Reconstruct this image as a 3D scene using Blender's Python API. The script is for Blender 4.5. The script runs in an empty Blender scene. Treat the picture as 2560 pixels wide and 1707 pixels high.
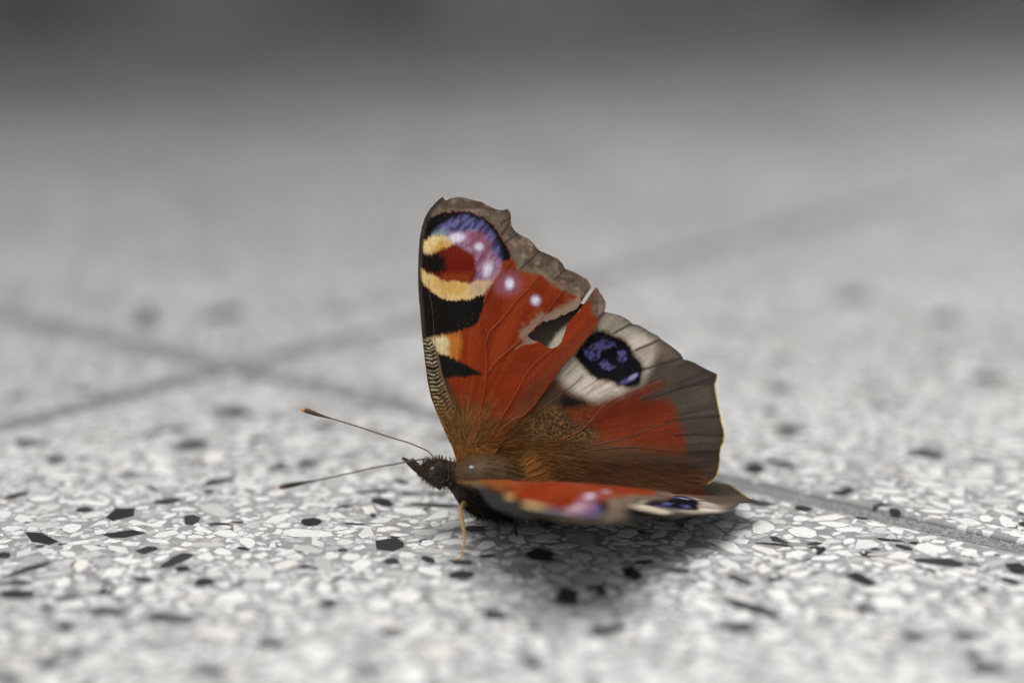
import bpy, math, random
import numpy as np
from mathutils import Vector

random.seed(7)
rng = np.random.default_rng(7)
MM = 0.001
sc = bpy.context.scene
col = sc.collection

# ------------------------------------------------------------------ camera
FPX = 4480.0                       # focal length in photo pixels (2560 wide)
PITCH = math.radians(13.25)
CAM = np.array([0.0, -190.0, 69.2])            # mm
FWD = np.array([0.0, math.cos(PITCH), -math.sin(PITCH)])
UPV = np.array([0.0, math.sin(PITCH), math.cos(PITCH)])
RGT = np.array([1.0, 0.0, 0.0])
cam_d = bpy.data.cameras.new('camera')
cam_d.sensor_width = 36.0
cam_d.lens = FPX / 2560.0 * 36.0
cam_d.clip_start = 0.005
cam_d.clip_end = 50.0
cam_d.dof.use_dof = True
cam_d.dof.focus_distance = 207.5 * MM
cam_d.dof.aperture_fstop = 6.2
cam_d.dof.aperture_blades = 7
cam_o = bpy.data.objects.new('camera', cam_d)
col.objects.link(cam_o)
cam_o.location = CAM * MM
cam_o.rotation_euler = (math.pi / 2 - PITCH, 0, 0)
sc.camera = cam_o

# ------------------------------------------------------------------ sky, sun, exposure
SUN_EL, SUN_AZ = 76.0, -85.0       # azimuth of the sun clockwise from +Y
w = bpy.data.worlds.new('World')
sc.world = w
w.use_nodes = True
wn = w.node_tree
bg = wn.nodes['Background']
sky = wn.nodes.new('ShaderNodeTexSky')
sky.sky_type = 'NISHITA'
sky.sun_disc = False
sky.sun_elevation = math.radians(SUN_EL)
sky.sun_rotation = math.radians(SUN_AZ)
sky.dust_density = 4.0
hs = wn.nodes.new('ShaderNodeHueSaturation')      # thin overcast: the blue is mostly gone
hs.inputs['Saturation'].default_value = 0.22
wn.links.new(sky.outputs[0], hs.inputs['Color'])
wn.links.new(hs.outputs[0], bg.inputs['Color'])
bg.inputs['Strength'].default_value = 0.06
sun_d = bpy.data.lights.new('sun', 'SUN')
sun_d.energy = 1.5
sun_d.angle = math.radians(58)
sun_d.color = (1.0, 0.985, 0.965)
sun_o = bpy.data.objects.new('sun', sun_d)
col.objects.link(sun_o)
az, el = math.radians(SUN_AZ), math.radians(SUN_EL)
sd = Vector((math.sin(az) * math.cos(el), math.cos(az) * math.cos(el), math.sin(el)))
sun_o.rotation_euler = sd.to_track_quat('Z', 'Y').to_euler()
sun_o.location = sd * 3

sc.view_settings.view_transform = 'Standard'
sc.view_settings.look = 'None'
sc.view_settings.gamma = 1.0
sc.view_settings.exposure = 1.34
sc.cycles.use_denoising = True
sc.cycles.max_bounces = 8


# ------------------------------------------------------------------ helpers
def ray(px, py):
    return FWD + RGT * ((px - 1280.0) / FPX) - UPV * ((py - 853.5) / FPX)


def at_depth(px, py, d):
    return CAM + ray(px, py) * d


def on_ground(px, py, z=0.0):
    r = ray(px, py)
    return CAM + r * ((z - CAM[2]) / r[2])


def project(p):
    d = np.asarray(p, float) - CAM
    z = d @ FWD
    return 1280 + FPX * (d @ RGT) / z, 853.5 - FPX * (d @ UPV) / z, z


def lin(c):
    c = np.asarray(c, float) / 255.0
    return np.where(c <= 0.04045, c / 12.92, ((c + 0.055) / 1.055) ** 2.4)


def unit(v):
    v = np.asarray(v, float)
    return v / np.linalg.norm(v)


def link(name, me, mats, parent=None, smooth=False):
    for m in mats:
        me.materials.append(m)
    if smooth:
        me.polygons.foreach_set('use_smooth', [True] * len(me.polygons))
    o = bpy.data.objects.new(name, me)
    col.objects.link(o)
    if parent is not None:
        o.parent = parent
    return o


def mesh(name, verts, faces, colors=None):
    me = bpy.data.meshes.new(name)
    me.from_pydata((np.asarray(verts, float) * MM).tolist(), [], faces)
    if colors is not None:
        a = me.color_attributes.new('col', 'FLOAT_COLOR', 'POINT')
        c = np.ones((len(verts), 4))
        c[:, :3] = colors
        a.data.foreach_set('color', c.ravel())
    me.update()
    return me


def hash2(ix, iy, seed):
    n = (ix.astype(np.int64) * 374761393 + iy.astype(np.int64) * 668265263 + seed * 1442695041) & 0x7fffffff
    n = ((n ^ (n >> 13)) * 1274126177) & 0x7fffffff
    return ((n ^ (n >> 16)) & 0xffff) / 65535.0


def vnoise(x, y, seed=0):
    ix, iy = np.floor(x), np.floor(y)
    fx, fy = x - ix, y - iy
    fx, fy = fx * fx * (3 - 2 * fx), fy * fy * (3 - 2 * fy)
    a = hash2(ix, iy, seed); b = hash2(ix + 1, iy, seed)
    c = hash2(ix, iy + 1, seed); d = hash2(ix + 1, iy + 1, seed)
    return (a * (1 - fx) + b * fx) * (1 - fy) + (c * (1 - fx) + d * fx) * fy


def sdist(x, y, poly):
    """signed distance to a polygon, positive inside, plus the closest boundary point"""
    P = np.asarray(poly, float)
    Q = np.roll(P, -1, axis=0)
    best = np.full(x.shape, 1e18)
    cx, cy = np.zeros_like(x), np.zeros_like(x)
    ins = np.zeros(x.shape, bool)
    for (ax, ay), (bx, by) in zip(P, Q):
        ex, ey = bx - ax, by - ay
        L = ex * ex + ey * ey + 1e-12
        t = np.clip(((x - ax) * ex + (y - ay) * ey) / L, 0, 1)
        qx, qy = ax + t * ex, ay + t * ey
        d = (x - qx) ** 2 + (y - qy) ** 2
        k = d < best
        best[k] = d[k]; cx[k] = qx[k]; cy[k] = qy[k]
        cond = (ay > y) != (by > y)
        xi = ax + (y - ay) * ex / (ey if abs(ey) > 1e-9 else 1e-9)
        ins ^= cond & (x < xi)
    d = np.sqrt(best)
    return np.where(ins, d, -d), cx, cy


def sstep(a, b, x):
    t = np.clip((x - a) / (b - a), 0, 1)
    return t * t * (3 - 2 * t)


# ------------------------------------------------------------------ materials
def new_mat(name):
    m = bpy.data.materials.new(name)
    m.use_nodes = True
    return m, m.node_tree, m.node_tree.nodes['Principled BSDF']


def attr_mat(name, rough=0.6, spec=0.3, noise=None, namp=0.12, bump=0.0, transl=0.0, sheen=0.0):
    m, nt, bs = new_mat(name)
    at = nt.nodes.new('ShaderNodeAttribute'); at.attribute_name = 'col'
    out = at.outputs['Color']
    if noise:
        tc = nt.nodes.new('ShaderNodeTexCoord')
        nz = nt.nodes.new('ShaderNodeTexNoise'); nz.inputs['Scale'].default_value = noise
        nz.inputs['Detail'].default_value = 3
        nt.links.new(tc.outputs['Object'], nz.inputs['Vector'])
        mr = nt.nodes.new('ShaderNodeMapRange')
        mr.inputs['From Min'].default_value = 0.3; mr.inputs['From Max'].default_value = 0.7
        mr.inputs['To Min'].default_value = 1 - namp; mr.inputs['To Max'].default_value = 1 + namp
        nt.links.new(nz.outputs['Fac'], mr.inputs['Value'])
        vm = nt.nodes.new('ShaderNodeVectorMath'); vm.operation = 'SCALE'
        nt.links.new(out, vm.inputs[0]); nt.links.new(mr.outputs[0], vm.inputs['Scale'])
        out = vm.outputs[0]
        if bump:
            bp = nt.nodes.new('ShaderNodeBump'); bp.inputs['Strength'].default_value = bump
            bp.inputs['Distance'].default_value = 0.00005
            nt.links.new(nz.outputs['Fac'], bp.inputs['Height'])
            nt.links.new(bp.outputs[0], bs.inputs['Normal'])
    nt.links.new(out, bs.inputs['Base Color'])
    bs.inputs['Roughness'].default_value = rough
    bs.inputs['Specular IOR Level'].default_value = spec
    bs.inputs['Sheen Weight'].default_value = sheen
    if transl:
        tr = nt.nodes.new('ShaderNodeBsdfTranslucent')
        nt.links.new(out, tr.inputs['Color'])
        mx = nt.nodes.new('ShaderNodeMixShader'); mx.inputs[0].default_value = transl
        nt.links.new(bs.outputs[0], mx.inputs[1]); nt.links.new(tr.outputs[0], mx.inputs[2])
        nt.links.new(mx.outputs[0], nt.nodes['Material Output'].inputs['Surface'])
    return m


def noise_mat(name, c1, c2, scale, rough=0.6, spec=0.3, bump=0.0, dist=0.0001, detail=4, lo=0.35, hi=0.65):
    m, nt, bs = new_mat(name)
    tc = nt.nodes.new('ShaderNodeTexCoord')
    nz = nt.nodes.new('ShaderNodeTexNoise')
    nz.inputs['Scale'].default_value = scale; nz.inputs['Detail'].default_value = detail
    nt.links.new(tc.outputs['Object'], nz.inputs['Vector'])
    cr = nt.nodes.new('ShaderNodeValToRGB')
    cr.color_ramp.elements[0].position = lo; cr.color_ramp.elements[1].position = hi
    cr.color_ramp.elements[0].color = (*c1, 1); cr.color_ramp.elements[1].color = (*c2, 1)
    nt.links.new(nz.outputs['Fac'], cr.inputs['Fac'])
    nt.links.new(cr.outputs['Color'], bs.inputs['Base Color'])
    bs.inputs['Roughness'].default_value = rough
    bs.inputs['Specular IOR Level'].default_value = spec
    if bump:
        bp = nt.nodes.new('ShaderNodeBump'); bp.inputs['Strength'].default_value = bump
        bp.inputs['Distance'].default_value = dist
        nt.links.new(nz.outputs['Fac'], bp.inputs['Height'])
        nt.links.new(bp.outputs[0], bs.inputs['Normal'])
    return m


def matrix_mat():
    """grey cement of the terrazzo with the small splinters that fill it between the larger chips"""
    m, nt, bs = new_mat('terrazzo_cement')
    tc = nt.nodes.new('ShaderNodeTexCoord')
    nw = nt.nodes.new('ShaderNodeTexNoise'); nw.inputs['Scale'].default_value = 900
    nt.links.new(tc.outputs['Object'], nw.inputs['Vector'])
    mp = nt.nodes.new('ShaderNodeVectorMath'); mp.operation = 'MULTIPLY_ADD'
    mp.inputs[1].default_value = (0.0006, 0.0006, 0.0)
    nt.links.new(nw.outputs['Color'], mp.inputs[0]); nt.links.new(tc.outputs['Object'], mp.inputs[2])
    flat = nt.nodes.new('ShaderNodeVectorMath'); flat.operation = 'MULTIPLY'
    flat.inputs[1].default_value = (1, 1, 0)
    nt.links.new(mp.outputs[0], flat.inputs[0])
    ve = nt.nodes.new('ShaderNodeTexVoronoi'); ve.feature = 'DISTANCE_TO_EDGE'; ve.inputs['Scale'].default_value = 900
    vc = nt.nodes.new('ShaderNodeTexVoronoi'); vc.feature = 'F1'; vc.inputs['Scale'].default_value = 900
    for v in (ve, vc):
        v.voronoi_dimensions = '3D'
        nt.links.new(flat.outputs[0], v.inputs['Vector'])
    edge = nt.nodes.new('ShaderNodeMapRange')
    edge.inputs['From Min'].default_value = 0.05; edge.inputs['From Max'].default_value = 0.11
    nt.links.new(ve.outputs['Distance'], edge.inputs['Value'])
    sep = nt.nodes.new('ShaderNodeSeparateColor')
    nt.links.new(vc.outputs['Color'], sep.inputs[0])
    cr = nt.nodes.new('ShaderNodeValToRGB'); cr.color_ramp.interpolation = 'CONSTANT'
    els = cr.color_ramp.elements
    els[0].position = 0.0; els[0].color = (0.05, 0.055, 0.06, 1)
    els[1].position = 0.02; els[1].color = (0.30, 0.30, 0.295, 1)
    for p, c in ((0.45, 0.40), (0.66, 0.55), (0.86, 0.72)):
        e = els.new(p); e.color = (c, c * 0.99, c * 0.97, 1)
    nt.links.new(sep.outputs[0], cr.inputs['Fac'])
    nz = nt.nodes.new('ShaderNodeTexNoise'); nz.inputs['Scale'].default_value = 5000; nz.inputs['Detail'].default_value = 5
    nt.links.new(tc.outputs['Object'], nz.inputs['Vector'])
    cm = nt.nodes.new('ShaderNodeValToRGB')
    cm.color_ramp.elements[0].position = 0.3; cm.color_ramp.elements[0].color = (0.25, 0.25, 0.253, 1)
    cm.color_ramp.elements[1].position = 0.7; cm.color_ramp.elements[1].color = (0.41, 0.41, 0.406, 1)
    nt.links.new(nz.outputs['Fac'], cm.inputs['Fac'])
    mx = nt.nodes.new('ShaderNodeMix'); mx.data_type = 'RGBA'
    nt.links.new(edge.outputs[0], mx.inputs[0])
    nt.links.new(cm.outputs[0], mx.inputs[6]); nt.links.new(cr.outputs[0], mx.inputs[7])
    # beyond the chips that are built one by one the stone goes on in the same mix
    v2e = nt.nodes.new('ShaderNodeTexVoronoi'); v2e.feature = 'DISTANCE_TO_EDGE'; v2e.inputs['Scale'].default_value = 420
    v2c = nt.nodes.new('ShaderNodeTexVoronoi'); v2c.feature = 'F1'; v2c.inputs['Scale'].default_value = 420
    for v in (v2e, v2c):
        nt.links.new(flat.outputs[0], v.inputs['Vector'])
    e2 = nt.nodes.new('ShaderNodeMapRange')
    e2.inputs['From Min'].default_value = 0.05; e2.inputs['From Max'].default_value = 0.09
    nt.links.new(v2e.outputs['Distance'], e2.inputs['Value'])
    s2 = nt.nodes.new('ShaderNodeSeparateColor'); nt.links.new(v2c.outputs['Color'], s2.inputs[0])
    r2 = nt.nodes.new('ShaderNodeValToRGB'); r2.color_ramp.interpolation = 'CONSTANT'
    q2 = r2.color_ramp.elements
    q2[0].position = 0.0; q2[0].color = (0.035, 0.037, 0.04, 1)
    q2[1].position = 0.05; q2[1].color = (0.48, 0.475, 0.46, 1)
    for p_, c_ in ((0.3, 0.66), (0.55, 0.75), (0.8, 0.8)):
        e_ = q2.new(p_); e_.color = (c_, c_ * 0.985, c_ * 0.955, 1)
    nt.links.new(s2.outputs[0], r2.inputs['Fac'])
    xyz = nt.nodes.new('ShaderNodeSeparateXYZ'); nt.links.new(tc.outputs['Object'], xyz.inputs[0])
    def mth(op, a_, b_):
        m_ = nt.nodes.new('ShaderNodeMath'); m_.operation = op
        for i_, v_ in enumerate((a_, b_)):
            if isinstance(v_, (int, float)): m_.inputs[i_].default_value = v_
            elif v_ is not None: nt.links.new(v_, m_.inputs[i_])
        return m_.outputs[0]
    far = mth('GREATER_THAN', xyz.outputs[1], 0.262)
    wide = mth('GREATER_THAN', mth('SUBTRACT', mth('ABSOLUTE', xyz.outputs[0], None), mth('MULTIPLY', xyz.outputs[1], 0.389)), 0.090)
    bey = mth('MAXIMUM', mth('MAXIMUM', far, wide), mth('LESS_THAN', xyz.outputs[1], -0.072))
    m2 = nt.nodes.new('ShaderNodeMix'); m2.data_type = 'RGBA'
    nt.links.new(mth('MULTIPLY', bey, e2.outputs[0]), m2.inputs[0])
    nt.links.new(mx.outputs[2], m2.inputs[6]); nt.links.new(r2.outputs[0], m2.inputs[7])
    mx = m2
    # broad soiling and scattered large dark chips
    st = nt.nodes.new('ShaderNodeTexNoise'); st.inputs['Scale'].default_value = 16; st.inputs['Detail'].default_value = 5
    nt.links.new(tc.outputs['Object'], st.inputs['Vector'])
    sr = nt.nodes.new('ShaderNodeMapRange')
    sr.inputs['From Min'].default_value = 0.3; sr.inputs['From Max'].default_value = 0.7
    sr.inputs['To Min'].default_value = 0.78; sr.inputs['To Max'].default_value = 1.12
    nt.links.new(st.outputs['Fac'], sr.inputs['Value'])
    sm = nt.nodes.new('ShaderNodeVectorMath'); sm.operation = 'SCALE'
    nt.links.new(mx.outputs[2], sm.inputs[0]); nt.links.new(sr.outputs[0], sm.inputs['Scale'])
    vb = nt.nodes.new('ShaderNodeTexVoronoi'); vb.feature = 'F1'; vb.inputs['Scale'].default_value = 190
    nt.links.new(flat.outputs[0], vb.inputs['Vector'])
    sb = nt.nodes.new('ShaderNodeSeparateColor'); nt.links.new(vb.outputs['Color'], sb.inputs[0])
    lt = nt.nodes.new('ShaderNodeMath'); lt.operation = 'LESS_THAN'; lt.inputs[1].default_value = 0.05
    nt.links.new(sb.outputs[1], lt.inputs[0])
    ld = nt.nodes.new('ShaderNodeMath'); ld.operation = 'LESS_THAN'; ld.inputs[1].default_value = 0.36
    nt.links.new(vb.outputs['Distance'], ld.inputs[0])
    lm = nt.nodes.new('ShaderNodeMath'); lm.operation = 'MULTIPLY'
    nt.links.new(lt.outputs[0], lm.inputs[0]); nt.links.new(ld.outputs[0], lm.inputs[1])
    mb = nt.nodes.new('ShaderNodeMix'); mb.data_type = 'RGBA'
    nt.links.new(lm.outputs[0], mb.inputs[0]); nt.links.new(sm.outputs[0], mb.inputs[6])
    mb.inputs[7].default_value = (0.035, 0.037, 0.04, 1)
    nt.links.new(mb.outputs[2], bs.inputs['Base Color'])
    bs.inputs['Roughness'].default_value = 0.5
    bs.inputs['Specular IOR Level'].default_value = 0.3
    bp = nt.nodes.new('ShaderNodeBump'); bp.inputs['Strength'].default_value = 0.3
    bp.inputs['Distance'].default_value = 0.00006
    nt.links.new(nz.outputs['Fac'], bp.inputs['Height']); nt.links.new(bp.outputs[0], bs.inputs['Normal'])
    return m


M_cement = matrix_mat()
M_grout = noise_mat('sandy_grout', (0.12, 0.12, 0.122), (0.34, 0.34, 0.335), 2600, 0.9, 0.2, 0.6, 0.0003, 6, 0.36, 0.66)
M_chip = attr_mat('marble_chip', 0.42, 0.35, 1500, 0.13, 0.06)
M_dark = attr_mat('basalt_chip', 0.4, 0.4, 3000, 0.25, 0.1)
M_wall = noise_mat('weathered_wall', (0.18, 0.18, 0.165), (0.42, 0.42, 0.385), 6, 0.9, 0.2, 0.4, 0.004, 6)
M_wing = attr_mat('wing_scales', 0.75, 0.05, 9000, 0.12, 0.3, 0.10)
M_under = noise_mat('wing_underside', (0.008, 0.007, 0.006), (0.03, 0.026, 0.022), 3500, 0.6, 0.25, 0.2, 0.00005)
M_vein = attr_mat('wing_vein', 0.5, 0.35, 6000, 0.15)
M_hair = attr_mat('hair', 0.75, 0.12)
M_body = attr_mat('body_cuticle', 0.5, 0.14, 3500, 0.3, 0.3)
M_eye = noise_mat('compound_eye', (0.012, 0.008, 0.006), (0.03, 0.02, 0.014), 9000, 0.25, 0.5, 0.2, 0.00002)
M_ant = attr_mat('antenna', 0.5, 0.4)
M_leg = attr_mat('leg_scales', 0.55, 0.3, 5000, 0.15, 0.2)

# ------------------------------------------------------------------ ground: paving tiles, joints, stone chips
X0 = on_ground(585, 919)[:2]
pA = on_ground(1050, 800)[:2] - on_ground(0, 1062)[:2]
pB = on_ground(2560, 1389)[:2] - on_ground(0, 802)[:2]
angA = math.atan2(pA[1], pA[0]); angB = math.atan2(pB[1], pB[0])
th = 0.5 * (angA + angB + math.pi / 2)
eA = np.array([math.cos(th), math.sin(th)])           # along joint A, away to the right
eB = np.array([math.sin(th), -math.cos(th)])          # along joint B, towards the camera's right
TILE, JOINT = 400.0, 4.2

gm = bmesh_floor = mesh('floor', [(-4000, -2500, -0.55), (4000, -2500, -0.55), (4000, 5500, -0.55), (-4000, 5500, -0.55)], [(0, 1, 2, 3)])
floor = link('floor', gm, [M_grout])
floor['kind'] = 'structure'
floor['label'] = 'grey terrazzo paving laid in large square tiles with sandy joints'


def tile_mesh(i, j):
    pts = []
    for (a, b, sa, sb) in ((i, j, 1, 1), (i + 1, j, -1, 1), (i + 1, j + 1, -1, -1), (i, j + 1, 1, -1)):
        pts.append((a * TILE + sa * JOINT / 2, b * TILE + sb * JOINT / 2, sa, sb))
    vs, n = [], 4
    for z, ins in ((-8.0, 0.0), (-0.35, 0.0), (-0.1, 0.12), (0.0, 0.4)):
        for (a, b, sa, sb) in pts:
            q = X0 + eA * (a + sa * ins) + eB * (b + sb * ins)
            vs.append((q[0], q[1], z))
    fs = []
    for k in range(3):
        for c in range(4):
            fs.append((k * 4 + c, k * 4 + (c + 1) % 4, k * 4 + 4 + (c + 1) % 4, k * 4 + 4 + c))
    fs.append((12, 13, 14, 15))
    # eA x eB points down, so turn the faces over
    fs = [tuple(reversed(f)) for f in fs]
    return mesh('paving_tile', vs, fs)


tiles = {}
for i in range(-4, 6):
    for j in range(-6, 4):
        c = X0 + eA * (i + .5) * TILE + eB * (j + .5) * TILE
        if abs(c[0]) > 1500 or c[1] < -700 or c[1] > 1700:
            continue
        tiles[(i, j)] = link('paving_tile', tile_mesh(i, j), [M_cement], floor)


def hull(pts):
    pts = sorted(map(tuple, pts))
    def half(ps):
        h = []
        for p in ps:
            while len(h) > 1 and (h[-1][0] - h[-2][0]) * (p[1] - h[-2][1]) - (h[-1][1] - h[-2][1]) * (p[0] - h[-2][0]) <= 0:
                h.pop()
            h.append(p)
        return h
    a, b = half(pts), half(pts[::-1])
    return np.array(a[:-1] + b[:-1])


def rand_poly(r, aspect, rot, n=None):
    n = n or random.randint(4, 7)
    off = random.random() * 6.28
    ps = []
    for k in range(n):
        t = off + (k + random.uniform(-.32, .32)) * 2 * math.pi / n
        rr = r * random.uniform(.78, 1.15)
        x, y = rr * math.cos(t) * math.sqrt(aspect), rr * math.sin(t) / math.sqrt(aspect)
        ps.append((x * math.cos(rot) - y * math.sin(rot), x * math.sin(rot) + y * math.cos(rot)))
    return hull(ps)


RES = 0.2
GX0, GX1, GY0, GY1 = -175.0, 175.0, -75.0, 270.0
NX, NY = int((GX1 - GX0) / RES), int((GY1 - GY0) / RES)
yy, xx = np.mgrid[0:NY, 0:NX]
wx = (GX0 + (xx + .5) * RES); wy = (GY0 + (yy + .5) * RES)
ca = (wx - X0[0]) * eA[0] + (wy - X0[1]) * eA[1]
cb = (wx - X0[0]) * eB[0] + (wy - X0[1]) * eB[1]
fa = np.abs((ca + TILE / 2) % TILE - TILE / 2); fb = np.abs((cb + TILE / 2) % TILE - TILE / 2)
occ = (fa < JOINT / 2 + .5) | (fb < JOINT / 2 + .5)
# leave out what the view (with a wide margin for a step aside) never shows
dep = (wy - CAM[1]) * FWD[1] + (0 - CAM[2]) * FWD[2]
occ |= (np.abs(wx) > dep * 0.40 + 12)
del ca, cb, fa, fb, dep, wx, wy, xx, yy
chips = []          # (centre, polygon, kind, height, colour)


def try_place(cx, cy, poly, gap, force=False):
    P = poly * (1 + gap / max(0.3, np.abs(poly).max())) + (cx, cy)
    i0 = int((P[:, 0].min() - GX0) / RES); i1 = int((P[:, 0].max() - GX0) / RES) + 1
    j0 = int((P[:, 1].min() - GY0) / RES); j1 = int((P[:, 1].max() - GY0) / RES) + 1
    if i0 < 0 or j0 < 0 or i1 >= NX or j1 >= NY:
        return False
    if not force and occ[int((cy - GY0) / RES), int((cx - GX0) / RES)]:
        return False
    x = GX0 + (np.arange(i0, i1 + 1) + .5) * RES
    y = (GY0 + (np.arange(j0, j1 + 1) + .5) * RES)[:, None]
    ins = np.ones((j1 - j0 + 1, i1 - i0 + 1), bool)
    for k in range(len(P)):
        a, b = P[k], P[(k + 1) % len(P)]
        ins &= (b[0] - a[0]) * (y - a[1]) - (b[1] - a[1]) * (x - a[0]) >= 0
    sub = occ[j0:j1 + 1, i0:i1 + 1]
    if not force and (sub & ins).any():
        return False
    sub |= ins
    return True


# black chips where the photograph shows them: (x, y, width, height, slope) in a 2352 px wide view
BLACK = [(40,1137,80,11,-.2),(8,1276,40,16,0),(92,1236,80,26,.25),(66,1306,130,13,-.3),(40,1364,95,20,0),(36,1338,70,14,0),
 (195,1170,45,13,0),(280,1178,80,30,-.2),(287,1226,112,17,-.05),(440,1193,42,27,0),(502,1203,62,6,.05),(385,1150,66,14,-.1),
 (480,1128,26,10,0),(500,1105,78,15,-.2),(350,1122,26,8,.2),(295,1091,62,6,0),(405,1286,80,24,-.35),(330,1332,46,13,0),
 (467,1336,50,22,-.1),(250,1405,95,18,.15),(150,1437,46,22,0),(395,1418,125,22,-.03),(112,1521,60,24,0),(172,1500,42,18,-.2),
 (755,1385,46,18,0),(878,1153,54,20,.2),(895,1250,78,34,0),(940,1133,54,9,.05),(1003,1133,50,8,0),(1000,1160,112,8,.05),
 (815,1203,62,6,.05),(985,1285,38,15,.25),(1060,1320,66,22,0),(1060,1291,60,15,0),(1120,1276,45,8,0),(1240,1273,78,32,0),
 (1090,1214,58,16,0),(1300,1370,66,44,0),(1135,1410,66,22,.15),(1395,1446,92,24,-.2),(1690,1440,98,26,.15),(1730,1397,125,24,.3),
 (1700,1330,62,16,.3),(1845,1167,52,14,.1),(1733,1075,50,28,.1),(1795,1065,82,12,.2),(1940,1130,62,15,-.15),(2055,1173,30,14,.1),
 (2130,1042,84,20,.2),(1820,985,92,16,0),(1885,1265,28,16,-.4),(2075,1256,44,12,.3),(2042,1240,84,7,.1),(2160,1291,135,22,.1),
 (2335,1305,60,32,.2),(2320,1335,50,14,.2),(2270,1535,105,28,.1),(2232,1500,44,22,0),(1220,1522,56,28,.3),(1780,1250,95,8,.08),
 (1870,1248,44,10,0),(435,1022,84,20,-.1),(540,945,104,24,.1),(405,985,62,12,0),(70,1016,90,18,0),(130,1052,44,12,0),
 (810,1042,34,8,0),(745,977,60,12,0),(510,720,100,26,-.2),(335,738,60,28,0),(190,897,60,14,0),(1960,682,70,24,0),(2165,732,70,24,0),
 (2262,870,64,16,.1),(1790,892,64,14,0),(2020,930,60,10,0),(1560,1310,70,12,0),(1780,1330,40,12,0),(1480,1290,50,10,0),
 (640,1075,50,7,0),(600,1010,56,9,0),(880,1000,60,8,0),(2250,1060,50,10,.1),(1990,1400,60,14,.1),(620,1480,80,20,0),(900,1450,60,18,0),
 (700,1300,34,9,0),(560,1260,30,8,.1),(2100,1460,70,20,.1),(480,1540,90,22,0),(20,1560,80,24,0),(1980,1190,34,8,.1)]
for (bx, by, bw, bh, sl) in BLACK:
    k = 2560 / 2352
    px, py, hw, hh = bx * k, by * k, bw * k / 2, bh * k / 2
    n = random.randint(5, 7)
    pts = []
    off = random.random() * 6.28
    for q in range(n):
        t = off + (q + random.uniform(-.3, .3)) * 2 * math.pi / n
        rr = random.uniform(.85, 1.12)
        dx = hw * rr * math.cos(t)
        g = on_ground(px + dx, py + sl * dx + hh * rr * math.sin(t))
        pts.append(g[:2])
    pts = np.array(pts); c = pts.mean(0)
    P = hull(pts - c)
    if try_place(c[0], c[1], P, 0.12, force=True):
        v = random.uniform(.024, .05)
        chips.append((c, P, 'dark', random.uniform(.02, .05), (v * .93, v, v * 1.06)))

for r, tries, far_ok in ((2.0, 700, 1), (1.6, 3600, 1), (1.25, 15000, 1), (.98, 34000, 1), (.74, 52000, 1), (.55, 62000, 0), (.4, 60000, 0)):
    for _ in range(tries):
        cx, cy = random.uniform(GX0 + 4, GX1 - 4), random.uniform(GY0 + 4, GY1 - 4)
        if occ[int((cy - GY0) / RES), int((cx - GX0) / RES)] or (not far_ok and cy > 80) or (r < .8 and cy > 170):
            continue
        rr = r * random.uniform(.85, 1.15)
        P = rand_poly(rr, random.uniform(1.0, 2.6), random.random() * math.pi, random.choice((4, 5, 5, 6, 7, 8)))
        if try_place(cx, cy, P, 0.13):
            q = random.random()
            if q < (.035 if r > 1 else .015):
                v = random.uniform(.024, .055); c = (v * .93, v, v * 1.06); kd = 'dark'
            else:
                kd = 'pale'
                v = random.choice((.80, .78, .75, .76, .71, .65, .56, .48, .80))
                c = (v, v * .985, v * .955)
                if random.random() < .06: c = (v, v * .955, v * .89)
                elif random.random() < .08: v *= .7; c = (v, v, v * .98)
            chips.append((np.array((cx, cy)), P, kd, random.uniform(.01, .045), c))


def chip_geo(P, h, o=(0.0, 0.0)):
    n = len(P)
    vs = [(x * .93 + o[0], y * .93 + o[1], h) for x, y in P] + [(x + o[0], y + o[1], h - .025) for x, y in P] + [(x + o[0], y + o[1], -.06) for x, y in P]
    fs = [tuple(range(n))]
    for k in range(n):
        a, b = k, (k + 1) % n
        fs.append((n + a, n + b, b, a))
        fs.append((2 * n + a, 2 * n + b, n + b, n + a))
    return vs, fs


def tile_of(c):
    d = c - X0
    return (math.floor((d @ eA) / TILE), math.floor((d @ eB) / TILE))


scored = []
for ch in chips:
    px, py, dz = project((ch[0][0], ch[0][1], 0))
    P = ch[1]
    area = 0.5 * abs(np.sum(P[:, 0] * np.roll(P[:, 1], -1) - P[:, 1] * np.roll(P[:, 0], -1)))
    inside = -20 < px < 2580 and 900 < py < 1720
    scored.append(area * (FPX / dz) ** 2 * (69.2 / dz) * (1.6 if ch[2] == 'dark' else 1) * (1 if inside else 0))
order = np.argsort(scored)[::-1]
single = set(order[:290].tolist())
bulk = {}
for idx, (c, P, kd, h, colr) in enumerate(chips):
    t = tiles.get(tile_of(c))
    if t is None:
        continue
    if idx in single:
        vs, fs = chip_geo(P, h)
        me = mesh('stone_chip', vs, fs, [colr] * len(vs))
        o = link('stone_chip', me, [M_dark if kd == 'dark' else M_chip], t)
        o.location = (c[0] * MM, c[1] * MM, 0)
    else:
        vs, fs = chip_geo(P, h, c)
        b = bulk.setdefault(tile_of(c), ([], [], [], []))
        k = len(b[0])
        b[0].extend(vs); b[1].extend(tuple(i + k for i in f) for f in fs)
        b[2].extend([colr] * len(vs)); b[3].extend([1 if kd == 'dark' else 0] * len(fs))
for key, (vs, fs, cs, mi) in bulk.items():
    me = mesh('stone_chips', vs, fs, cs)
    o = link('stone_chips', me, [M_chip, M_dark], tiles[key])
    me.polygons.foreach_set('material_index', mi)
    o['kind'] = 'stuff'

# wall behind, with an unseen overhang added to darken the paving before it
wdir = unit([math.cos(math.radians(33)), math.sin(math.radians(33))])
wnor = np.array([-wdir[1], wdir[0]])
wp = on_ground(1280, 62)[:2]


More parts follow.
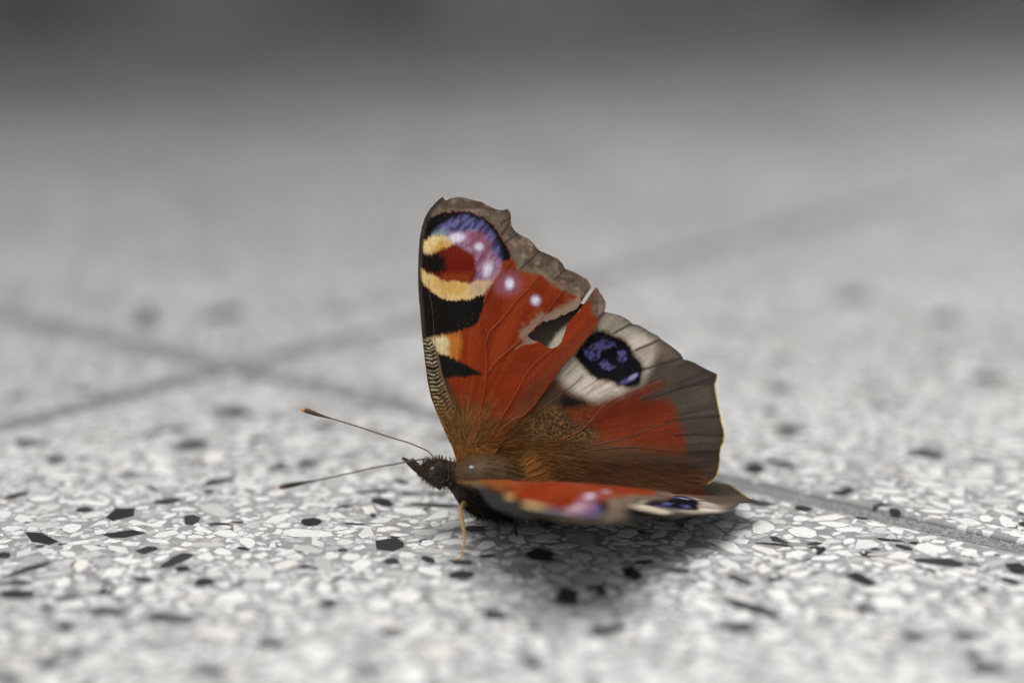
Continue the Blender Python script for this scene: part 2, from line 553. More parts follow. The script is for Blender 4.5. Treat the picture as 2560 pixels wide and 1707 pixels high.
def wall_box(name, a0, a1, d0, d1, z0, z1, mat, parent=None):
    vs = []
    for z in (z0, z1):
        for (a, d) in ((a0, d0), (a1, d0), (a1, d1), (a0, d1)):
            q = wp + wdir * a + wnor * d
            vs.append((q[0], q[1], z))
    fs = [(3, 2, 1, 0), (4, 5, 6, 7), (0, 1, 5, 4), (1, 2, 6, 5), (2, 3, 7, 6), (3, 0, 4, 7)]
    return link(name, mesh(name, vs, fs), [mat], parent)


wall = wall_box('wall', -2600, 2600, 0, 200, -0.5, 2600, M_wall)
wall['label'] = 'dark weathered wall rising behind the terrazzo paving, far out of focus'
wall['category'] = 'wall'
wall_box('added_shade_overhang', -2600, 2600, -620, -2, 1000, 1080, M_wall, wall)

# ------------------------------------------------------------------ the butterfly
bf = bpy.data.objects.new('butterfly', None)
col.objects.link(bf)
bf.empty_display_size = 0.01
bf['label'] = 'orange-red butterfly with blue eyespots standing with one wing raised on the terrazzo'
bf['category'] = 'butterfly'


def c1(p): return [(1000 + x / 4.127, 470 + y / 4.127) for x, y in p]
def c2(p): return [(1000 + x / 3.92, 750 + y / 3.92) for x, y in p]
def c3(p): return [(1340 + x / 4.356, 740 + y / 4.356) for x, y in p]
def c4(p): return [(1280 + x / 4.055, 960 + y / 4.055) for x, y in p]


# --- outlines (photo pixels on the raised wing)
COSTA = c2([(560,1600),(530,1500),(510,1440),(455,1330),(400,1200),(345,1070),(300,950),(270,800),(250,650),(232,500),(215,350),(203,200),(195,80)]) + \
        c1([(195,1150),(188,1000),(187,850),(193,680),(205,520),(228,400),(260,300),(310,215),(370,145),(420,100)])
OUTER = c1([(450,83),(462,112),(485,122),(520,102),(560,93),(620,86),(690,98),(760,122),(840,138),(900,172),(960,200),(1010,222),(1060,226),(1110,212),(1140,238),
            (1150,290),(1147,345),(1165,400),(1190,440),(1240,478),(1290,500),(1340,528),(1385,570),(1410,612),(1445,645),(1500,668),(1570,700),(1630,728),
            (1680,775),(1705,830),(1740,842),(1800,862),(1870,900),(1930,935),(1960,975),(1982,1022)])
OUTER2 = c1([(2045,1025),(2065,1070),(2095,1110),(2126,1170),(2127,1230),(2110,1275),(2062,1312)])
INNER = c2([(1950,190),(1925,260),(1890,310),(1800,410),(1720,510),(1600,640),(1520,760),(1440,870),(1380,945),(1330,1020),(1230,1130),(1080,1260),(1000,1400),(900,1560)])
FW_POLY = COSTA + OUTER + OUTER2 + INNER
TEAR = c1([(1990,1005),(2036,1008)]) + c2([(1760,100),(1700,165),(1640,235),(1625,290),(1605,350),(1580,410),(1545,452),(1490,476),(1440,466),(1395,432),(1350,404),(1295,392),(1248,352),
           (1270,322),(1310,300),(1330,262),(1375,238),(1400,205),(1440,214),(1470,196),(1520,190),(1560,166),(1590,140),(1612,150),(1660,118),(1735,88)])
HW_OUT = c3([(770,172),(870,192),(930,208),(985,236),(1030,262),(1060,296),(1110,305),(1160,322),(1220,358),(1275,392),(1350,428),(1378,465),(1440,508),(1500,552),(1550,592),
             (1590,630),(1618,688),(1660,694),(1740,722),(1800,758),(1900,808),(1995,850),(1990,900),(1970,960),(1978,1040),(1990,1120),(2002,1200),(2018,1290),(2028,1360),(2050,1450),(2062,1560)])
HW_LOW = c4([(2152,540),(2150,590),(2125,630),(2112,700),(2115,770),(2103,860),(2085,930),(2040,985),(1990,1015)])
HW_POLY = [(1190,1125),(1215,1020),(1250,920),(1300,830),(1370,770),(1440,752),(1490,768)] + HW_OUT + HW_LOW + [(1720,1228),(1620,1240),(1480,1238),(1350,1210),(1250,1180),(1195,1155)]

FV = [c2([(700,1400),(760,1200),(790,1050),(825,860),(843,700),(838,520),(828,400),(800,310),(770,230)]),
      c2([(840,420),(870,320),(1000,180),(1130,10)]) + c1([(1330,1030),(1430,900)]),
      c2([(850,720),(940,600),(1050,500),(1180,390),(1300,290)]) + c1([(1470,1340),(1580,1190),(1680,1060)]),
      c2([(860,1390),(930,1260),(1010,1120),(1100,970),(1180,820),(1250,700),(1340,600),(1490,480)]),
      c2([(640,1400),(560,1240),(480,1060),(410,860),(370,620),(345,450),(330,300),(318,100),(300,0)]) + c1([(310,1100),(290,950)]),
      c1([(860,1180),(930,1030),(1040,880),(1160,740)]),
      c2([(930,1350),(1060,1200),(1200,1130),(1280,1060)])]

# --- plane of the raised wing
FB = at_depth(1130, 1117, 206.0)
bF = unit([0.99, 0.10, -0.07])
oF = np.array([0.0, 0.27, 0.96]); oF = unit(oF - bF * (oF @ bF))
nF = unit(np.cross(bF, oF))
if nF @ FWD > 0: nF = -nF              # towards the camera


def to_plane(px, py):
    d = FWD[None] + RGT[None] * ((px - 1280.0) / FPX)[:, None] - UPV[None] * ((py - 853.5) / FPX)[:, None]
    t = ((FB - CAM) @ nF) / (d @ nF)
    p = CAM + d * t[:, None] - FB
    return p @ bF, p @ oF              # mm along the body, mm outwards


def grid_for(poly, hole, step):
    P = np.asarray(poly)
    x0, y0 = P.min(0) - step * 2; x1, y1 = P.max(0) + step * 2
    gx = np.arange(x0, x1, step); gy = np.arange(y0, y1, step)
    X, Y = np.meshgrid(gx, gy)
    sh = X.shape
    x, y = X.ravel(), Y.ravel()
    s, cx, cy = sdist(x, y, poly)
    if hole is not None:
        h, hx, hy = sdist(x, y, hole)
        k = h > 0
        s = np.where(k, -h, s); cx = np.where(k, hx, cx); cy = np.where(k, hy, cy)
    ins = (s > 0)
    I = ins.reshape(sh)
    cell = I[:-1, :-1] | I[1:, :-1] | I[:-1, 1:] | I[1:, 1:]
    x = np.where(ins, x, cx); y = np.where(ins, y, cy)
    ids = np.arange(x.size).reshape(sh)
    a, b, c, d = ids[:-1, :-1][cell], ids[:-1, 1:][cell], ids[1:, 1:][cell], ids[1:, :-1][cell]
    F = np.stack([a, b, c, d], 1)
    used = np.unique(F)
    remap = np.full(x.size, -1); remap[used] = np.arange(used.size)
    return x[used], y[used], remap[F]


class Paint:
    def __init__(self, x, y, base, bx, by):
        self.x, self.y = x, y
        self.c = np.tile(lin(base), (x.size, 1))
        dx, dy = x - bx, by - y
        self.r = np.hypot(dx, dy); self.a = np.arctan2(dx, dy)
        # ragged edges: scales lie in rows along the rays from the base
        st = vnoise(self.a * 130, self.r / 22, 3) + .6 * vnoise(self.a * 300, self.r / 16, 4) - .8
        fi = vnoise(x / 5, y / 5, 5) - .5
        self.wx = x + 3.5 * st * np.sin(self.a) + 3.5 * fi
        self.wy = y - 6 * st * np.cos(self.a) + 3 * (vnoise(x / 5, y / 5, 9) - .5)

    def mix(self, m, colr):
        colr = lin(colr) if np.ndim(colr) == 1 else colr
        self.c = self.c * (1 - m[:, None]) + colr * m[:, None]

    def poly(self, p, colr, soft=5, amt=1.0, grow=0, mod=None):
        d = sdist(self.wx, self.wy, p)[0]
        m = sstep(-soft, soft, d + grow) * amt
        if mod is not None: m = m * mod
        self.mix(m, colr)

    def spot(self, cx, cy, rx, ry, colr, soft=.5, amt=1.0, rot=0.0):
        dx, dy = self.x * .7 + self.wx * .3 - cx, self.y * .7 + self.wy * .3 - cy
        u = dx * math.cos(rot) + dy * math.sin(rot); v = -dx * math.sin(rot) + dy * math.cos(rot)
        d = np.hypot(u / rx, v / ry)
        self.mix((1 - sstep(1 - soft, 1 + soft, d)) * amt, colr)

    def line(self, pts, colr, wdt=2.0, amt=1.0, soft=1.5):
        P = np.asarray(pts, float)
        best = np.full(self.x.shape, 1e9)
        for (ax, ay), (bx, by) in zip(P[:-1], P[1:]):
            ex, ey = bx - ax, by - ay
            t = np.clip(((self.x - ax) * ex + (self.y - ay) * ey) / (ex * ex + ey * ey + 1e-9), 0, 1)
            best = np.minimum(best, np.hypot(self.x - ax - t * ex, self.y - ay - t * ey))
        self.mix((1 - sstep(wdt - soft, wdt + soft, best)) * amt, colr)


def finish(p, amp=.19):
    st = vnoise(p.a * 240, p.r / 60, 21) - .5
    fi = vnoise(p.x / 2.6, p.y / 2.6, 22) - .5
    md = vnoise(p.x / 30, p.y / 30, 23) - .5
    dust = sstep(.80, .93, vnoise(p.x / 3.1, p.y / 3.1, 24)) * sstep(.35, .7, vnoise(p.x / 45, p.y / 45, 25))
    p.mix(dust * .10, (150, 122, 96))
    p.c *= (1 + amp * 2 * st * .7 + amp * 2 * fi * .8 + amp * md)[:, None]
    return np.clip(p.c, 0.002, 0.9)


def paint_fore(x, y):
    p = Paint(x, y, (132, 48, 21), 1150, 1120)
    # warm and dark drifts over the red field
    dr = vnoise(x / 70, y / 70, 41)
    p.mix(.35 * sstep(.5, .9, dr), (112, 38, 18))
    p.mix(.5 * sstep(.45, .85, vnoise(p.a * 22, p.r / 300, 47)), (150, 62, 27))
    # dull hind edge and grey-brown outer border
    hind = sdist(x, y, FW_POLY)[0]
    p.poly(c2([(1960,180),(1900,330),(1720,520),(1520,770),(1340,1020),(1180,1180),(1080,1150),(1240,900),(1420,680),(1640,440),(1800,300)]), (128, 62, 40), 14, .75)
    p.poly(c2([(1330,1020),(1180,1180),(1060,1200),(1120,1000),(1260,820),(1360,800)]), (104, 60, 40), 22, .6)
    p.poly(c1([(300,250),(420,80),(700,80),(1150,200),(1400,500),(1750,800),(2000,1000),(1930,1120),(1850,1120),(1740,1080),(1640,1030),(1560,1000),(1490,910),(1400,880),(1300,870),(1220,850),
               (1140,700),(1100,600),(1040,490),(950,370),(850,300),(740,250),(560,230),(420,262),(340,330)]), (112, 98, 84), 5)
    p.poly(c1([(2020,1000),(2150,1200),(2080,1330),(1990,1310),(1985,1220),(2010,1120)]), (108, 96, 82), 9)
    # darker outermost rim and brown patches in the border
    rim = 1 - sstep(2, 20, hind)
    bord = sstep(-6, 6, sdist(x, y, c1([(380,60),(1150,190),(1420,500),(1720,800),(2150,1200),(2060,1320),(1900,1100),(1600,960),(1300,800),(1140,560),(900,330),(560,200),(400,220)]))[0])
    p.mix(rim * bord * .75, (72, 62, 50))
    p.mix(bord * .8 * sstep(.45, .7, vnoise(x / 22, y / 14, 51)), (80, 67, 56))
    p.mix(bord * .7 * sstep(.5, .8, vnoise(x / 16, y / 16, 52)), (150, 126, 108))
    p.mix(bord * .6 * sstep(.5, .7, vnoise(x / 7, y / 7, 54)), (96, 82, 68))
    for l in ([(1050,490),(1150,330)], [(1090,560),(1210,480)], [(1230,850),(1440,650)], [(1590,950),(1715,835)], [(1040,370),(1140,300)]):
        p.line(c1(l), (58, 48, 40), 2.2, .8)
    for l in ([(1400,830),(1560,960),(1700,1050)],):
        p.line(c1(l), (150, 128, 96), 5, .45, 4)
    # rough orange/olive transition inside the border
    p.poly(c1([(1200,760),(1500,900),(1650,1010),(1900,1120),(1840,1200),(1640,1100),(1480,1010),(1300,930),(1190,860)]), (120, 74, 44), 10, .55, 0, sstep(.35, .7, vnoise(x / 12, y / 12, 53)))
    for v_ in FV[:4] + FV[5:]:  # vein shading painted as a darker line beside each vein
        p.line([(q[0] + 4, q[1] + 2) for q in v_], (98, 33, 15), 5, .5, 4)
    # eyespot
    EYE = c1([(190,560),(215,430),(285,315),(390,262),(500,240),(620,232),(740,250),(860,300),(960,378),(1040,500),(1100,600),(1150,690),(1120,745),(1060,765),(1040,820),(960,960),(885,1060),(835,1120),(700,1152),(580,1167),(430,1142),(330,1072),(255,1010),(208,900),(205,800)])
    p.poly(EYE, (20, 19, 20), 3.5)
    strk = sstep(.30, .62, vnoise((x + y * .7) / 7, (y - x * .7) / 22, 61))
    p.poly(c1([(330,500),(400,400),(490,345),(580,290),(700,280),(850,335),(930,420),(985,500),(1035,600),(1050,700),(1040,780),(960,740),(900,580),(820,460),(650,490),(480,520),(380,520)]), (104, 100, 150), 8, .95, 0, .35 + .65 * strk)
    p.poly(c1([(290,530),(340,470),(430,420),(500,440),(480,500),(380,520)]), (140, 156, 156), 9, .8)
    p.poly(c1([(470,500),(640,450),(780,430),(880,480),(940,570),(960,660),(1050,760),(1040,860),(955,975),(870,1060),(760,1085),(715,1010),(775,890),(765,720),(680,650),(560,590)]), (168, 120, 146), 8, .95, 0, .6 + .4 * strk)
    p.poly(c1([(680,470),(860,440),(900,560),(860,700),(760,640)]), (138, 66, 74), 12, .6)
    p.poly(c1([(235,570),(300,505),(410,480),(520,500),(580,550),(520,600),(430,620),(350,695),(290,700),(245,660)]), (226, 196, 138), 5)
    p.poly(c1([(400,540),(560,545),(470,620),(350,700),(330,640)]), (206, 150, 62), 7, .75)
    p.poly(c1([(205,800),(270,870),(380,900),(450,955),(560,950),(720,985),(820,955),(960,960),(885,1060),(835,1120),(700,1152),(580,1167),(430,1142),(330,1072),(255,1010),(208,920)]), (218, 184, 122), 4)
    p.poly(c1([(330,900),(450,950),(640,980),(700,1040),(620,1100),(480,1090),(350,1020)]), (206, 160, 84), 8, .8)
    p.poly(c1([(720,1000),(960,930),(1040,800),(900,1050),(830,1110),(700,1100)]), (196, 164, 150), 10, .6)
    p.poly(c1([(285,720),(400,650),(560,575),(640,630),(770,700),(765,780),(785,870),(720,990),(600,955),(430,950),(390,905),(290,865),(265,790)]), (108, 28, 18), 6)
    p.poly(c1([(420,880),(560,870),(740,880),(715,985),(600,955),(440,945)]), (150, 64, 24), 9, .65)
    p.poly(c1([(255,700),(380,665),(470,715),(480,830),(400,890),(285,870),(250,800)]), (22, 17, 14), 11)
    p.line(c1([(960,560),(800,760),(720,900)]), (120, 50, 42), 2.4, .6)
    for (cx, cy, rx, ry, rot) in ((590, 510, 17, 10, -.1), (815, 607, 9, 9, 0), (905, 840, 10, 17, .35)):
        q = c1([(cx, cy)])[0]
        p.spot(q[0], q[1], rx * 1.5, ry * 1.4, (180, 150, 174), .6, .6, rot)
        p.spot(q[0], q[1], rx, ry, (226, 218, 234), .75, 1, rot)
    q = c1([(1110, 985)])[0]
    p.spot(q[0], q[1], 36, 30, (146, 88, 98), .5, .8)
    for (cx, cy, rx, ry) in ((1130, 985, 10, 13), (1398, 1160, 10.5, 11)):
        q = c1([(cx, cy)])[0]
        p.spot(q[0], q[1], rx * 1.35, ry * 1.35, (160, 130, 160), .5, .6)
        p.spot(q[0], q[1], rx * .9, ry * .9, (228, 228, 242), .75)
    p.poly(c1([(150,1000),(190,420),(300,190),(400,90),(440,110),(330,250),(262,420),(238,600),(232,760),(205,830),(215,960)]), (58, 52, 44), 5, .95)
    # black marks
    p.poly(c1([(180,900),(215,950),(262,1022),(332,1078),(430,1146),(580,1172),(720,1156),(850,1120),(885,1105),(862,1200),(822,1330),(790,1400),(700,1432),(480,1502),(300,1556),(180,1580)]), (22, 20, 19), 3)
    p.poly(c2([(180,300),(800,-60),(797,60),(785,150),(755,225),(700,262),(500,332),(330,380),(200,395)]), (22, 20, 19), 3)
    p.poly(c2([(235,400),(330,372),(500,333),(580,318),(600,420),(560,600),(480,560),(372,525),(330,470)]), (196, 122, 48), 9, .9)
    p.poly(c2([(235,395),(330,372),(440,352),(480,400),(470,480),(480,560),(372,525),(340,470)]), (222, 202, 152), 7)
    p.poly(c2([(362,525),(480,556),(600,606),(720,676),(792,706),(795,735),(700,742),(640,757),(560,745),(430,775),(395,690)]), (26, 24, 22), 4)
    p.poly(c2([(400,760),(480,780),(540,960),(640,1120),(700,1260),(640,1240),(560,1120),(490,980),(430,850)]), (62, 52, 36), 7, .9)
    # barred front edge
    SUB = c2([(310,385),(372,560),(402,720),(442,860),(505,1000),(570,1130),(640,1260),(700,1390)])
    EDG = c2([(215,385),(245,560),(262,720),(290,860),(325,1000),(372,1130),(440,1260),(505,1410)])
    p.poly(EDG + SUB[::-1], (32, 28, 22), 2.5)
    E, S = np.array(EDG), np.array(SUB)
    Lc = 0.5 * (E + S)
    seg = np.concatenate([[0], np.cumsum(np.hypot(*np.diff(Lc, axis=0).T))])
    bestd = np.full(x.shape, 1e9); tt = np.zeros_like(x); ac = np.zeros_like(x)
    for k in range(len(Lc) - 1):
        ax, ay = Lc[k]; ex, ey = Lc[k + 1] - Lc[k]
        t = np.clip(((x - ax) * ex + (y - ay) * ey) / (ex * ex + ey * ey), 0, 1)
        d = np.hypot(x - ax - t * ex, y - ay - t * ey)
        kk = d < bestd
        bestd[kk] = d[kk]; tt[kk] = (seg[k] + t * math.hypot(ex, ey))[kk]
        ac[kk] = ((x - ax) * ey - (y - ay) * ex)[kk] / math.hypot(ex, ey)
    wob = 4.5 * (vnoise(x / 9, y / 9, 71) - .5) + .35 * np.abs(ac)
    bars = sstep(.08, .45, np.sin((tt + wob) * 2 * math.pi / 9.8)) * (.35 + .65 * sstep(.3, .55, vnoise(x / 5, y / 5, 73)))
    inside = sstep(0, 3, sdist(x, y, EDG + SUB[::-1])[0])
    f = np.clip(tt / seg[-1], 0, 1)
    bc = lin((206, 190, 158))[None] * (1 - f)[:, None] + lin((138, 112, 52))[None] * f[:, None]
    m = (bars * inside * .92)[:, None]
    p.c = p.c * (1 - m) + bc * m
    p.line(SUB, (150, 130, 84), 1.6, .5)
    # dusky strip along the upper front edge
    ce = COSTA[10:]
    p.line(ce, (64, 58, 48), 9, .85, 4)
    # hairy base
    bs = 1 - sstep(60, 165, p.r + 40 * (vnoise(p.a * 30, p.r / 80, 81) - .5))
    p.mix(bs * .8, (122, 80, 38))
    p.mix(bs * .8 * sstep(.5, .7, vnoise(p.a * 60, p.r / 30, 82)), (50, 36, 20))
    p.mix(bs * .6 * sstep(.62, .8, vnoise(p.a * 75, p.r / 22, 83)), (160, 122, 62))
    return finish(p)


def paint_hind(x, y):
    p = Paint(x, y, (84, 75, 66), 1200, 1140)
    p.wx += 0; ray_ = vnoise(p.a * 60, p.r / 200, 31)
    p.mix(.65 * sstep(.4, .8, ray_), (62, 54, 47))
    p.mix(sstep(1040, 1180, y) * sstep(1500, 1700, x) * .6, (60, 52, 44))
    rim = 1 - sstep(1, 26, sdist(x, y, HW_POLY)[0])
    p.mix(rim * .55, (64, 55, 46))
    # inner brown fields
    p.poly([(1180,1130),(1300,950),(1400,930),(1500,1000),(1480,1080),(1600,1150),(1760,1190),(1740,1240),(1400,1240),(1190,1170)], (98, 66, 40), 24)
    # cream around the eye
    CR = c3([(640,330),(760,215),(860,222),(980,280),(1060,330),(1230,410),(1320,480),(1340,570),(1300,660),(1260,760),(1200,860),(1130,980),(1020,1010),(940,1090),(800,1110),(690,1145),(560,1110),(430,1050),(330,970),(250,880),(290,780),(380,690),(480,560)])
    p.poly(CR, (200, 189, 174), 19)
    p.mix(sstep(0, 20, sdist(x, y, CR)[0]) * .7 * sstep(.45, .8, vnoise(p.a * 45, p.r / 150, 33)), (146, 132, 118))
    p.poly(c3([(640,330),(760,180),(900,210),(1050,300),(860,400),(760,420)]), (150, 140, 122), 12, .75)
    p.poly(c3([(1250,420),(1380,470),(1620,690),(1500,720),(1330,700),(1300,560)]), (112, 98, 86), 16, .75)
    # eye
    EY = c3([(430,640),(520,520),(600,420),(680,370),(760,385),(850,435),(960,468),(1040,545),(1085,650),(1150,720),(1168,800),(1150,900),(1120,970),(1040,990),(900,965),(820,912),(700,905),(620,850),(540,770),(480,700)])
    p.poly(EY, (96, 74, 50), 8, .8, 5)
    p.poly(EY, (16, 15, 22), 5)
    bl = sstep(.30, .55, vnoise((x + y) / 6, (y - x) / 12, 35))
    for P in ([(525,580),(640,515),(740,470),(870,500),(890,545),(730,590),(715,665),(620,705),(555,645)], [(910,590),(990,590),(1012,680),(955,725),(905,690)],
              [(690,735),(790,675),(830,740),(880,770),(810,805),(720,785)], [(900,945),(1000,895),(1115,825),(1115,885),(1030,935),(950,965)]):
        p.poly(c3(P), (86, 84, 132), 4, .9, 0, .25 + .75 * bl)
    p.spot(*c3([(1060, 880)])[0], 14, 5, (170, 165, 200), .5, .7, -.6)
    # the front strip that shows through the tear
    p.poly([(1250,940),(1300,830),(1370,760),(1450,745),(1490,770),(1440,800),(1380,850),(1330,900)], (64, 56, 48), 10)
    p.poly([(1330,930),(1395,835),(1440,795),(1470,800),(1440,880),(1380,920)], (206, 192, 170), 8)
    # black smudge below the cream
    p.poly(c3([(200,1150),(300,1050),(430,1095),(570,1140),(560,1195),(430,1230),(300,1230)]), (26, 23, 21), 14)
    p.poly(c3([(60,1090),(180,960),(300,1050),(260,1150),(100,1180)]), (70, 54, 46), 16, .8)
    # red field
    RED = c4([(560,270),(830,245),(1000,175),(1250,80),(1420,8),(1560,-20),(1450,60),(1310,145),(1450,150),(1560,150),(1650,205),(1685,300),(1705,400),(1745,480),(1765,580),(1745,690),(1600,715),(1400,690),(1200,645),(1000,625),(860,570),(790,450),(800,350)])
    p.poly(RED, (116, 47, 26), 17)
    p.mix(sstep(0, 30, sdist(x, y, RED)[0]) * .6 * sstep(.45, .75, vnoise(p.a * 70, p.r / 220, 36)), (102, 46, 28))
    p.poly(c4([(620,300),(900,260),(1150,140),(1400,40),(1100,170),(900,300),(760,430),(600,500)]), (134, 62, 34), 10, .7)
    p.poly(c4([(830,420),(1000,560),(1300,600),(1700,620),(1740,700),(1400,700),(1000,640),(780,560)]), (116, 66, 38), 18, .65)
    # dark grey-brown inner strip
    p.poly(c4([(420,620),(700,650),(1000,680),(1300,730),(1750,760),(1900,900),(1800,960),(1400,890),(1100,900),(700,900),(380,900)]), (84, 61, 46), 34, .75)
    p.mix(sstep(1140, 1190, y) * .5 * sstep(.4, .7, vnoise(p.a * 90, p.r / 90, 37)), (110, 70, 44))
    # speckled gold scaling near the base
    SP = c4([(60,560),(180,400),(330,260),(450,235),(560,330),(720,420),(880,480),(880,540),(700,560),(640,660),(480,680),(420,620),(300,570)])
    sm = sstep(-12, 12, sdist(x, y, SP)[0])
    p.mix(sm * .85, (58, 46, 34))
    p.mix(sm * .9 * sstep(.52, .66, vnoise(x / 2.7, y / 2.7, 38)), (132, 104, 64))
    p.mix(sm * .6 * sstep(.55, .7, vnoise(x / 3.2, y / 3.2, 39)), (116, 68, 40))
    # pale and dark lines where the veins meet the border
    for l in ([(860,400),(960,345),(1062,296)], [(1100,585),(1240,525),(1378,468)], [(1165,800),(1400,728),(1618,662)], [(1170,1120),(1400,1062),(1600,985),(1980,930)]):
        p.line(c3(l), (50, 42, 36), 3.0, .7, 3)
    for l in ([(1560,380),(1900,332),(2120,325)], [(1800,695),(2120,682)], [(1650,520),(1900,515),(2140,520)]):
        p.line(c4(l), (40, 34, 30), 3.0, .65, 3)
    for l in ([(470,930),(520,880)], [(560,1080),(640,980),(720,930)], [(690,1140),(760,1080),(900,980)]):
        p.line(c3(l), (150, 136, 120), 2, .6)
    # thin pale yellow line along the hind margin
    p.line(HW_OUT[21:] + HW_LOW, (226, 196, 110), 2.2, .9, 1.6)
    return finish(p, .18)


# --- build the flat wings once, then set them on the body
STEP = 2.0
fx, fy, fF = grid_for(FW_POLY, None, STEP)
tx, ty, tF = grid_for(FW_POLY, TEAR, STEP)
hx, hy, hF = grid_for(HW_POLY, None, STEP)
fcol, tcol, hcol = paint_fore(fx, fy), paint_fore(tx, ty), paint_hind(hx, hy)
# frayed, scaleless rim of the tear
td, _, _ = sdist(tx, ty, TEAR)
fr = (1 - sstep(10, 18 + 22 * vnoise(tx / 7, ty / 7, 91), -td)) * (ty < 860) * (tx < 1452) * ((ty - 845) < -0.72 * (tx - 1319) + 26)
tcol = tcol * (1 - .75 * fr[:, None]) + lin((150, 138, 118))[None] * .75 * fr[:, None]
# the scratch that runs on from the tear
sl_ = Paint(tx, ty, (0, 0, 0), 1150, 1120); sl_.c = tcol
sl_.line(c2([(1340,402),(1290,425),(1210,432),(1150,462),(1125,480)]), (170, 130, 104), 1.6, .8)
tcol = sl_.c


def camber_fore(s, t):
    # gentle dome plus faint pleats between the veins
    a = np.arctan2(s, np.maximum(t, .1))
    r = np.hypot(s, t)
    return -0.0022 * (t - 9) ** 2 + .10 * np.sin(a * 17) * sstep(3, 14, r) + .35 * np.sin(s * .18 + 1)


def camber_hind(s, t):
    a = np.arctan2(s, t + 3); r = np.hypot(s, t)
    return -0.35 - .5 * sstep(4.5, 12, t) * sstep(6, 14, s) + .5 * sstep(5, -8, t) * sstep(0, 6, s) + .24 * np.sin(a * 19) * sstep(8, 24, r)


def wing_obj(name, px, py, F, colors, place, camber, flip):
    s, t = to_plane(px, py)
    V = place(s, t, camber(s, t))
    P = V[F[0]]
    me = mesh(name, V, [tuple(f) for f in (F[:, ::-1] if flip else F).tolist()], colors)
    o = link(name, me, [M_wing, M_under], bf, True)
    sm = o.modifiers.new('thickness', 'SOLIDIFY')
    sm.thickness = 0.07 * MM; sm.offset = -1; sm.material_offset = 1; sm.material_offset_rim = 0
    return o


def place_far(s, t, n):
    return FB + s[:, None] * bF + t[:, None] * oF + n[:, None] * nF


NB = at_depth(1142, 1205, 201.8)
uN = unit([0.87, 0.46, -0.14])
vN = np.array([0.46, -0.85, 0.19]); vN = unit(vN - uN * (vN @ uN))
nN = unit(np.cross(uN, vN))
if nN[2] < 0: nN = -nN


def place_near_with(rise, drop, shift):
    v = vN + nN * rise
    v = unit(v)
    nn = unit(np.cross(uN, v))
    if nn[2] < 0: nn = -nn
    def f(s, t, n):
        return NB + (s + shift)[:, None] * uN + t[:, None] * v + (n * .7 - drop * np.clip(t, 0, 60) ** 2)[:, None] * nn
    return f


_nf = place_near_with(0.085, 0.0040, 0.0)


def near_fore(s, t, n):
    sc_ = np.interp(t, [0, 6, 12, 20, 24, 28], [0, -2.2, -3.4, -4.0, -3.2, -1.2])
    d = s - sc_
    # the front edge is lifted, with a trough behind it
    dip = 3.0 * sstep(.4, 3.6, d) * (1 - sstep(5.5, 10.5, d)) * sstep(2.5, 8, t) * (1 - .8 * sstep(16, 24, t))
    return _nf(s, t, n) - dip[:, None] * nN[None]

near_hind = place_near_with(-0.11, 0.0004, 4.0)
W1 = wing_obj('forewing', tx, ty, tF, tcol, place_far, camber_fore, False)
W2 = wing_obj('hindwing', hx, hy, hF, hcol, place_far, camber_hind, False)
W3 = wing_obj('forewing', fx, fy, fF, fcol, near_fore, camber_fore, False)
W4 = wing_obj('hindwing', hx, hy, hF, hcol, near_hind, camber_hind, False)
W1['label'] = 'raised forewing with a torn slit near its outer edge'
W2['label'] = 'raised hindwing with a blue-black eyespot in cream'
W3['label'] = 'lowered forewing seen almost edge-on'
W4['label'] = 'lowered hindwing seen almost edge-on'
for wobj, nref in ((W1, nF), (W2, nF), (W3, nN), (W4, nN)):        # upper side faces the wing normal
    me = wobj.data
    nn = np.zeros(len(me.polygons) * 3); me.polygons.foreach_get('normal', nn)
    if (nn.reshape(-1, 3) @ nref).mean() < 0:
        me.flip_normals()


def tube(path, radii, sides=8, cap=True):
    P = np.asarray(path, float); n = len(P)
    T = np.gradient(P, axis=0); T /= np.linalg.norm(T, axis=1)[:, None] + 1e-12
    ref = np.array([0.13, 0.21, 0.97])
    vs, fs = [], []
    for k in range(n):
        a = np.cross(T[k], ref); a = unit(a); b = np.cross(T[k], a)
        r = radii[k] if np.ndim(radii[k]) else (radii[k], radii[k])
        for q in range(sides):
            g = 2 * math.pi * q / sides
            vs.append(P[k] + a * math.cos(g) * r[0] + b * math.sin(g) * r[1])
    for k in range(n - 1):
        for q in range(sides):
            fs.append((k * sides + q, k * sides + (q + 1) % sides, (k + 1) * sides + (q + 1) % sides, (k + 1) * sides + q))
    if cap:
        fs.append(tuple(range(sides))[::-1]); fs.append(tuple(range((n - 1) * sides, n * sides)))
    return vs, fs


def smooth_path(pts, n):
    P = np.asarray(pts, float)
    d = np.concatenate([[0], np.cumsum(np.linalg.norm(np.diff(P, axis=0), axis=1))])
    t = np.linspace(0, d[-1], n)
    # catmull-rom
    out = []
    for q in t:
        k = min(np.searchsorted(d, q, 'right') - 1, len(P) - 2)
        f = (q - d[k]) / (d[k + 1] - d[k])
        p0, p1, p2, p3 = P[max(k - 1, 0)], P[k], P[k + 1], P[min(k + 2, len(P) - 1)]
        out.append(.5 * (2 * p1 + (p2 - p0) * f + (2 * p0 - 5 * p1 + 4 * p2 - p3) * f * f + (3 * p1 - p0 - 3 * p2 + p3) * f ** 3))
    return np.array(out)


